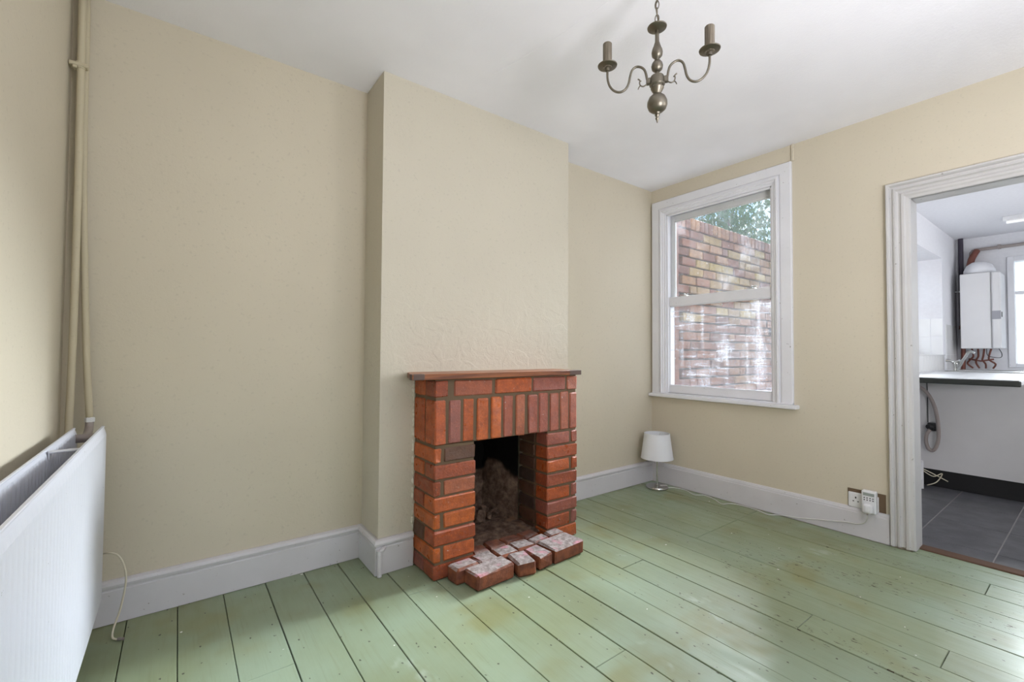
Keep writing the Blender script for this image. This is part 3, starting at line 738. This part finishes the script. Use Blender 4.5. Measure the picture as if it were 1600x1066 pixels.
finish(bm, 'lamp_shade', M_shade, tl, smooth='auto', label='tapered white fabric drum shade')
L([(.003, .295), (.015, .296), (.018, .30), (.018, .335), (.014, .34), (.003, .341)], 'bulb_holder', M_plastic, tl, (LX, LY, 0))
bm = bmesh.new()
for a in range(3):
    t = R(120*a+20); tube(bm, [(LX+.016*math.cos(t), LY+.016*math.sin(t), .318), (LX+.070*math.cos(t), LY+.070*math.sin(t), .405), (LX+(r1-.004)*math.cos(t), LY+(r1-.004)*math.sin(t), .422)], .0013, 6)
finish(bm, 'shade_carrier', M_chrome, tl)
bm = bmesh.new()
cp_ = [(-.160, -.300, .024), (-.135, -.335, .030), (-.118, -.335, .022), (-.104, -.330, .004), (-.060, -.360, .003), (-.045, -.448, .003), (-.094, -.553, .003), (-.045, -.600, .003), (-.070, -.693, .003), (-.122, -.779, .003), (-.072, -.810, .003), (-.045, -.860, .003),
       (-.049, -.988, .003), (-.078, -1.070, .003), (-.040, -1.105, .003), (-.028, -1.160, .010), (-.030, -1.225, .018), (-.026, -1.287, .030), (-.026, -1.367, .046), (-.026, -1.44, .060), (-.026, -1.483, .070), (-.027, -1.54, .076), (-.040, -1.580, .095), (-.062, -1.600, .135), (-.064, -1.602, .156)]
tube(bm, cp_, .0030, 8, smooth=5); finish(bm, 'flex', M_cordw, tl, smooth=True, label='thin white lamp flex trailing along the skirting to the plug')

# ------------------------------------------------------------------ double socket, timer and plug
so = empty('wall_socket', (-.01, -1.565, .21), label='white double wall socket just above the skirting beside the door architrave', cat='socket')
boxes('face_plate', [((-.012, -1.640, .166), (.0, -1.496, .252))], M_plastic, so, bevel=.0025)
boxes('back_box', [((-.0015, -1.672, .160), (.0, -1.492, .272))], M_mortar, so, label='ragged dark gap in the plaster round the socket')
for cy_ in (-1.533, -1.604):
    for d in (((-.0128, cy_-.003, .219), (-.0118, cy_+.003, .229)), ((-.0128, cy_+.008, .200), (-.0118, cy_+.015, .205)), ((-.0128, cy_-.015, .200), (-.0118, cy_-.008, .205))): boxes('pin_hole', [d], M_hole, so)
boxes('rocker_switch', [((-.016, -1.512, .222), (-.011, -1.502, .238))], M_plastic, so, bevel=.001)
ti = empty('plug_in_timer', (-.04, -1.603, .22), label='white plug-in timer with grey screen and dark buttons, in the wall socket', cat='timer')
boxes('body', [((-.050, -1.638, .160), (-.012, -1.570, .285))], M_plastic, ti, bevel=.005)
boxes('screen', [((-.0515, -1.631, .258), (-.0495, -1.579, .275))], M_greyplastic, ti, bevel=.0006)
for r in range(2):
    for c in range(4):
        bm = bmesh.new(); lathe(bm, [(.0032, 0), (.0032, .002), (.002, .003)], n=10, M=Matrix.Rotation(R(-90), 3, 'Y'), c=(-.050, -1.5845-.0135*c, .246-.012*r)); finish(bm, 'button', M_dark, ti)
pg = empty('plug', (-.07, -1.603, .19), label='white three pin plug pushed into the front of the timer', cat='plug')
boxes('plug_body', [((-.078, -1.625, .163), (-.050, -1.581, .214))], M_plastic, pg, bevel=.007)
boxes('grip', [((-.081, -1.612, .172), (-.0775, -1.594, .205))], M_plastic, pg, bevel=.0015)
bm = bmesh.new(); tube(bm, [(-.064, -1.602, .166), (-.064, -1.602, .152)], [.005, .0035], 8); finish(bm, 'cord_guard', M_tube, pg)

# ------------------------------------------------------------------ kitchen
KY = -1.48; KX = 3.43; KH = 2.30; KR = -3.3
bm = bmesh.new()     # left kitchen wall with window opening x 1.45-2.74, z 1.07-2.01
KW0, KW1, KZ0, KZ1 = 1.45, 2.74, 1.07, 2.015
box(bm, (.10, KY, -.1), (KW0, -1.23, 2.6)); box(bm, (KW1, KY, -.1), (KX+.25, -1.23, 2.6)); box(bm, (KW0, KY, -.1), (KW1, -1.23, KZ0)); box(bm, (KW0, KY, KZ1), (KW1, -1.23, 2.6))
kw_l = finish(bm, 'wall_kitchen_left', M_kwall, kind='structure', label='white kitchen wall with a deep window reveal')
bm = bmesh.new()     # far wall with glazed opening
FY0, FY1, FZ0, FZ1 = -2.745, -1.850, .955, 2.055
box(bm, (KX, FY1, -.1), (KX+.12, KY, 2.6)); box(bm, (KX, KR, -.1), (KX+.12, FY0, 2.6)); box(bm, (KX, FY0, -.1), (KX+.12, FY1, FZ0)); box(bm, (KX, FY0, FZ1), (KX+.12, FY1, 2.6))
finish(bm, 'wall_kitchen_far', M_kwall, kind='structure', label='far white kitchen wall behind the boiler')
boxes('wall_kitchen_right', [((.10, KR-.1, -.1), (KX+.12, KR, 2.6))], M_kwall, kind='structure')
boxes('ceiling_kitchen', [((.10, KR-.1, KH), (KX+.2, -1.23, 2.6))], M_kwall, kind='structure', label='white kitchen ceiling')
kf = boxes('floor_kitchen', [((.05, KR, -.10), (KX, KY, -.0058))], M_grout, kind='structure', label='dark grey slate tiled kitchen floor')
TX = [.13, .315, .80, 1.28, 1.76, 2.24, 2.72, 3.2, 3.43]; TY = [KY, -1.735, -2.065, -2.395, -2.725, -3.055, KR]
for i in range(len(TX)-1):
    for k in range(len(TY)-1):
        bm = bmesh.new(); box(bm, (TX[i]+.002, TY[k+1]+.0025, -.014), (TX[i+1]-.002, TY[k]-.0025, -.004), .0012); finish(bm, 'tile', M_slate, kf)
# kitchen window
KW0 -= .004; KW1 += .004; KZ0 -= .004; KZ1 += .004
w2 = empty('window_2', (2.1, -1.28, 1.07), kind='structure', label='white kitchen window in the left wall')
bm = bmesh.new()
for a, b in (((KW0, -1.30, KZ0), (KW0+.06, -1.25, KZ1)), ((KW1-.06, -1.30, KZ0), (KW1, -1.25, KZ1)), ((KW0+.06, -1.298, KZ0), (KW1-.06, -1.252, KZ0+.06)), ((KW0+.06, -1.298, KZ1-.06), (KW1-.06, -1.252, KZ1)), ((2.06, -1.295, KZ0), (2.12, -1.255, KZ1)), ((KW0+.06, -1.290, 1.62), (KW1-.06, -1.26, 1.67))): box(bm, a, b, .003)
finish(bm, 'window_frame', M_joinery, w2)
boxes('glass_pane', [((KW0+.05, -1.278, KZ0+.05), (KW1-.05, -1.274, KZ1-.05))], M_glass, w2)
# tiles in reveal, on the sill and on the wall under it
for i in range(3):
    for k in range(2):
        z_ = KZ0+.005+.18*k
        if i < 2: boxes('tile', [((KW1-.006, -1.30-.09*(i+1)+.002, z_), (KW1-.0005, -1.30-.09*i-.002, z_+.176))], M_ktile, kw_l, bevel=.001)
for i in range(12):
    x = KW0+.108*i
    if x+.108 < KW1+.1: boxes('tile', [((x+.002, KY-.006, .925), (x+.106, KY, KZ0-.004))], M_ktile, kw_l, bevel=.001)
for k in range(3):
    for i in range(3):
        x = KW1+.11+.15*i; boxes('tile', [((x+.002, KY-.006, .925+.15*k), (x+.148, KY, 1.073+.15*k))], M_ktile, kw_l, bevel=.001)
boxes('tile', [((KW0, KY-.012, KZ0-.002), (KW1, -1.30, KZ0+.006))], M_ktile, kw_l, bevel=.001, label='tiled window ledge')
# glazed opening in the far wall
FY0, FY1, FZ0, FZ1 = -2.75, -1.845, .95, 2.06
w3 = empty('window_3', (KX, -2.3, .95), kind='structure', label='white framed glazed opening beside the boiler')
bm = bmesh.new()
for a, b in (((KX-.015, FY1-.05, FZ0), (KX+.085, FY1-.001, FZ1-.001)), ((KX-.015, FY0, FZ0), (KX+.09, FY0+.05, FZ1)), ((KX-.012, FY0+.05, FZ1-.05), (KX+.08, FY1-.05, FZ1-.001)), ((KX-.012, FY0+.05, FZ0), (KX+.08, FY1-.05, FZ0+.04)), ((KX+.02, -2.09, FZ0), (KX+.06, -2.05, 1.70)), ((KX+.02, FY0, 1.68), (KX+.06, FY1, 1.71))): box(bm, a, b, .003)
finish(bm, 'window_frame', M_joinery, w3)
boxes('glass_pane', [((KX+.038, FY0+.04, FZ0+.03), (KX+.042, FY1-.04, FZ1-.04))], M_glass, w3)
# worktop, base unit
wt = empty('worktop', (1.6, -1.8, .9), label='white kitchen worktop with a rounded black front edge seen through the doorway', cat='worktop')
boxes('top', [((.875, -2.115, .880), (2.30, KY-.001, .917)), ((2.30, -2.08, .880), (KX-.001, KY-.001, .917))], M_wtop, wt, bevel=.002)
bm = bmesh.new(); box(bm, (.862, -2.122, .876), (.882, KY-.001, .913), .008, seg=3); finish(bm, 'front_edge', M_wedge, wt, label='black rounded worktop edge')
bu = empty('base_unit', (1.9, -2.1, 0), label='white back of a kitchen base unit over a black plinth, under the worktop', cat='cabinet')
boxes('back_panel', [((1.700, -2.60, .140), (1.718, KY-.008, .879))], M_kwhite, bu, bevel=.001)
boxes('carcass', [((1.718, -2.60, .140), (2.28, KY-.008, .879))], M_kwhite, bu, bevel=.001)
boxes('plinth', [((1.735, -2.59, -.003), (1.752, KY-.012, .140))], M_plinth, bu, bevel=.001, label='black plinth')
boxes('end_leg', [((1.722, -2.085, -.003), (1.745, -2.060, .140))], M_copper, bu, bevel=.002, label='reddish brown leg at the plinth end')
si = empty('sink', (2.75, -1.78, .917), label='white inset sink in the worktop below the tap', cat='sink')
bm = bmesh.new()
for a, b in (((2.45, -2.05, .9175), (3.15, -2.02, .926)), ((2.45, -1.56, .9175), (3.15, -1.53, .926)), ((2.45, -2.05, .9175), (2.48, -1.53, .926)), ((3.12, -2.05, .9175), (3.15, -1.53, .926))): box(bm, a, b, .003)
finish(bm, 'rim', M_chrome, si)
boxes('basin', [((2.48, -2.02, .9175), (3.12, -1.56, .9195))], M_wtop, si)
ta = empty('mixer_tap', (2.72, -1.565, .917), label='chrome mixer tap with a raised angled spout at the sink', cat='tap')
bm = bmesh.new(); lathe(bm, [(.026, .917), (.026, .922), (.018, .930), (.017, .975), (.022, .985), (.018, 1.0), (.004, 1.002)], (2.72, -1.565, 0), 18); finish(bm, 'tap_body', M_chrome, ta, smooth='auto')
bm = bmesh.new(); tube(bm, [(2.70, -1.583, .930), (2.66, -1.625, 1.02), (2.62, -1.665, 1.09), (2.60, -1.69, 1.105), (2.59, -1.71, 1.09)], [.012]*5, 12); finish(bm, 'spout', M_chrome, ta, smooth='auto')
bm = bmesh.new(); tube(bm, [(2.72, -1.565, .995), (2.72, -1.53, 1.015), (2.72, -1.50, 1.018)], [.014, .012, .016], 10); tube(bm, [(2.72, -1.565, 1.0), (2.70, -1.60, 1.018)], [.014, .010], 10); finish(bm, 'handle', M_chrome, ta, smooth='auto')
# boiler
bo = empty('boiler', (3.26, -1.70, 1.14), label='white wall hung combi boiler in the far kitchen corner', cat='boiler')
boxes('casing', [((3.09, -1.768, 1.135), (KX-.001, -1.552, 1.885))], M_kwhite, bo, bevel=.006)
boxes('front_door', [((3.075, -1.834, 1.135), (3.40, -1.771, 1.880))], M_kwhite, bo, bevel=.010)
boxes('control_panel', [((3.070, -1.832, 1.42), (3.080, -1.774, 1.50))], M_grey, bo, bevel=.001, label='grey control panel')
boxes('latch', [((3.10, -1.838, 1.44), (3.13, -1.832, 1.49))], M_dark, bo, bevel=.001)
bm = bmesh.new(); lathe(bm, [(.16, 1.886), (.158, 1.93), (.13, 1.98), (.08, 2.01), (.02, 2.015)], (3.27, -1.672, 0), 28)
for v in bm.verts: v.co.y = -1.672+(v.co.y+1.672)*.72
finish(bm, 'insulation_cover', M_kwall, bo, smooth=True, label='rounded white lump on top of the boiler')
bm = bmesh.new(); tube(bm, [(3.30, -1.60, 1.98), (3.33, -1.61, 2.06), (3.36, -1.63, 2.12), (3.39, -1.64, 2.15)], .028, 14, smooth=3); finish(bm, 'flue', M_copper, bo, smooth='auto')
bm = bmesh.new()
for k, yy in enumerate((-1.60, -1.645, -1.69, -1.74)):
    tube(bm, [(3.32, yy, 1.14), (3.33, yy+.01*(k-1), 1.06), (3.36, yy+.02, 1.02), (3.38, yy-.02*(k-2), .98), (3.39, yy, .935)], .008, 8, smooth=3)
tube(bm, [(3.37, -1.57, 1.03), (3.36, -1.66, 1.01), (3.37, -1.75, 1.03)], .008, 8)
finish(bm, 'copper_tails', M_copper, bo, smooth=True, label='tangle of copper pipes below the boiler')
bm = bmesh.new(); tube(bm, [(3.2, -1.72, 1.14), (3.2, -1.725, 1.07), (3.2, -1.77, 1.05), (3.2, -1.815, 1.05), (3.2, -1.82, 1.09), (3.2, -1.80, 1.14)], .003, 6, smooth=4); finish(bm, 'cable_loop', M_dark, bo, smooth=True)
# pipes beside the boiler
kp = empty('soil_pipe', (3.36, -1.535, .92), label='dark vertical pipe turning copper below, in the kitchen corner left of the boiler', cat='pipe')
bm = bmesh.new(); tube(bm, [(3.37, -1.528, 1.36), (3.37, -1.526, KH)], .021, 12); finish(bm, 'upper_length', M_darkpipe, kp, smooth='auto')
bm = bmesh.new(); tube(bm, [(3.37, -1.528, .918), (3.37, -1.532, 1.15), (3.37, -1.528, 1.36)], .018, 12); tube(bm, [(3.37, -1.528, 1.34), (3.37, -1.528, 1.38)], .026, 12); finish(bm, 'copper_length', M_copper, kp, smooth='auto')
boxes('pipe_clip', [((3.35, -1.58, 1.73), (3.41, -1.482, 1.745))], M_plastic, kp, bevel=.002)
bm = bmesh.new(); tube(bm, [(KX-.03, -1.62, 2.165), (KX-.03, -2.2, 2.170), (KX-.03, -3.2, 2.175)], .016, 10); tube(bm, [(KX-.03, -1.62, 2.165), (KX-.03, -1.60, 2.14), (KX-.04, -1.60, 2.08)], .016, 10); 
for yy in (-1.80, -2.1): box(bm, (KX-.05, yy-.01, 2.15), (KX, yy+.01, 2.19))
finish(bm, 'ceiling_pipe', M_tube, label='grey pipe running along the far kitchen wall just under the ceiling', cat='pipe')
# ceiling light
kl = empty('ceiling_light', (2.2, -2.2, KH), label='slim white tube light fitting on the kitchen ceiling', cat='light')
boxes('body', [((2.60, -2.6, KH-.035), (2.68, -1.90, KH))], M_plastic, kl, bevel=.003)
bm = bmesh.new(); tube(bm, [(2.64, -2.58, KH-.048), (2.64, -1.92, KH-.048)], .013, 12); finish(bm, 'tube', M_lit, kl, smooth='auto')
lamp('kitchen_side_fill', 'AREA', (1.7, KR+.03, 1.55), (0, 1, 0), 17, (.97, .98, 1), shape='RECTANGLE', size=1.2, size_y=1.0)  # unseen area fill added at the right wall to brighten the kitchen
# grey hose and dark plug under the worktop
bm = bmesh.new(); tube(bm, [(1.55, -1.490, .83), (1.58, -1.52, .812), (1.60, -1.565, .760), (1.60, -1.605, .66), (1.60, -1.625, .52), (1.60, -1.625, .40), (1.60, -1.600, .315), (1.60, -1.568, .315), (1.60, -1.552, .37), (1.60, -1.556, .43), (1.61, -1.575, .47)], .013, 10, smooth=5)
finish(bm, 'waste_hose', M_tube, smooth=True, label='grey looped waste hose hanging under the kitchen worktop', cat='hose')
bm = bmesh.new(); box(bm, (1.645, -1.605, .455), (1.70, -1.550, .520), .012, seg=2); tube(bm, [(1.62, -1.56, .49), (1.65, -1.575, .49)], .018, 10); tube(bm, [(1.67, -1.552, .52), (1.672, -1.552, .7), (1.672, -1.55, .86)], .004, 6)
finish(bm, 'black_plug', M_dark, smooth='auto', label='black plug and lead on the white panel beside the looped hose', cat='plug')
bm = bmesh.new()
tube(bm, [(1.50, KY-.03, .0), (1.50, KY-.03, .30), (1.48, KY-.03, .55)], .022, 12); tube(bm, [(1.56, KY-.045, .0), (1.56, KY-.045, .22)], .016, 12); lathe(bm, [(.03, .08), (.032, .09), (.032, .13), (.03, .14)], (1.50, KY-.03, 0), 12)
finish(bm, 'waste_pipe', M_plastic, smooth='auto', label='white plastic waste pipes low in the kitchen corner by the architrave', cat='pipe')
bm = bmesh.new(); tube(bm, [(1.64, -1.52, .13), (1.66, -1.58, .09), (1.68, -1.63, .12), (1.66, -1.60, .05), (1.62, -1.55, .02)], .004, 6, smooth=5); tube(bm, [(1.60, -1.50, .16), (1.66, -1.56, .12), (1.70, -1.66, .06)], .004, 6, smooth=5)
finish(bm, 'loose_wire', M_cablew, smooth=True, label='loose pale wires in front of the black plinth', cat='cable')

# ------------------------------------------------------------------ outside: side return, garden wall, trees
gw = empty('garden_wall', (3, -.18, -.1), label='tall old weathered brick garden wall outside the window', cat='wall')
GY = -.185
boxes('mortar', [((.20, GY+.017, -.3), (7.5, GY+.21, 2.245))], M_omortar, gw)
shared = []
for k in range(10):
    bm = bmesh.new(); L_ = .215 if k < 7 else .105
    box(bm, (-L_/2, -.02, -.0345), (L_/2, .03, .0345), .006)
    for v in bm.verts: v.co += Vector((random.uniform(-.003, .003), random.uniform(-.004, .003), random.uniform(-.003, .003)))
    for mt, tag_ in ((M_oldbrick, 0), (M_yellowbrick, 1)):
        me = bpy.data.meshes.new('old_brick'); bm.to_mesh(me); me.materials.append(mt); shared.append((L_, tag_, me))
    bm.free()
cnt = 0
stuff = bmesh.new()
def place(me, x, z, ry=0, sc=1):
    global cnt
    if cnt < 295:
        o = link('brick', me, parent=gw); o.location = Vector((x, GY+random.uniform(-.006, .004), z))-gw.location; o.rotation_euler = (0, ry+R(random.uniform(-.8, .8)), 0); cnt += 1
    else:
        L2 = .215
        box(stuff, (x-L2/2, GY-.02, z-.0345), (x+L2/2, GY+.03, z+.0345), .005)
rows = []
zr = 2.145
rowlist = []
while zr > .1: rowlist.append(zr); zr -= .0835
tex = random.Random(3)
# rows are laid from the top down; the stretch the window shows goes first
late = []
for ri, z_ in enumerate(rowlist):
    x = .205+(.1125 if ri % 2 else 0)
    while x < 7.4:
        head = tex.random() < .14
        L_ = .105 if head else .215
        far = 1.6 if z_ < 1.5 else 3.4
        ye = (z_ > 1.35 and tex.random() < .45+.25*(x > 1.1))  # yellow bricks only high up, more often further right
        c = [m_ for l_, t_, m_ in shared if abs(l_-L_) < .01 and t_ == int(ye)]
        item = (tex.choice(c), x+L_/2, z_)
        if x < far and z_ > .66: place(*item)
        else: late.append(item)
        x += L_+.011
for it in late:
    if it[0] is not None:
        L2 = .215; box(stuff, (it[1]-.1, GY-.02, it[2]-.0345), (it[1]+.1, GY+.03, it[2]+.0345))
finish(stuff, 'far_bricks', M_oldbrick, gw, kind='stuff')
x = .21      # brick-on-edge coping
while x < 5.6:
    brick((x, GY-.03, 2.190), (x+.066, GY+.19, 2.292), M_oldbrick, gw, .006, .003); x += .076
gd = boxes('ground', [((.25, -1.23, -.2), (12, 6, -.1)), ((KX+.12, -8, -.2), (12, -1.23, -.1))], M_conc, kind='structure', label='concrete ground outside')
boxes('garden_screen_wall', [((5.6, -5, -.1), (5.8, -1.6, 2.3))], M_extwall, label='pale painted outside wall beyond the kitchen opening', cat='wall', bevel=.01)

def tree(x, y, h, rad, nleaf, mat, label, seed, zc):
    rr = random.Random(seed); t = empty('tree', (x, y, -.1), label=label, cat='tree', group=None)
    bm = bmesh.new(); tube(bm, [(x, y, -.1), (x+.08, y, h*.4), (x-.05, y+.05, h*.7), (x, y, h)], [.12, .10, .07, .03], 8, smooth=3)
    finish(bm, 'trunk', M_bark, t)
    tips = []
    for k in range(9):
        a = rr.uniform(0, 6.28); e = rr.uniform(.3, 1.1); l = rad*rr.uniform(.6, .95); z0_ = h*rr.uniform(.45, .9)
        bm = bmesh.new(); q = (x+l*math.cos(a)*math.cos(e)*1.1, y+l*math.sin(a)*math.cos(e)*1.1, z0_+l*math.sin(e))
        tube(bm, [(x, y, z0_), ((x+q[0])/2, (y+q[1])/2, (z0_+q[2])/2+.1), q], [.045, .03, .012], 6, smooth=3); finish(bm, 'branch', M_bark, t); tips.append(Vector(q))
    vs = []; fs = []
    for k in range(nleaf):
        c = rr.choice(tips) if rr.random() < .8 else Vector((x, y, zc))
        d = Vector((rr.gauss(0, 1), rr.gauss(0, 1), rr.gauss(0, 1))).normalized()*rad*.48*rr.random()**.4
        p = c+d; s_ = rr.uniform(.03, .06)
        M_ = Euler((rr.uniform(0, 6.3), rr.uniform(0, 6.3), rr.uniform(0, 6.3))).to_matrix()
        i0 = len(vs); vs += [p+M_ @ Vector(v)*s_ for v in ((-1, 0, 0), (0, -.45, .1), (1, 0, 0), (0, .45, .1))]; fs.append((i0, i0+1, i0+2, i0+3))
    me = bpy.data.meshes.new('leaves'); me.from_pydata([v-Vector((x, y, -.1)) for v in vs], [], fs)
    link('leaves', me, mat, t, kind='stuff')
tree(4.2, 1.5, 3.0, 1.25, 7000, M_leaf, 'dark green tree standing behind the garden wall, nearer and left in the window', 5, 3.1)
tree(6.9, 2.1, 3.0, .9, 2600, M_leaf2, 'pale yellow green tree at the right of the window, beyond the garden wall', 9, 3.0)
print('bricks outside', cnt)
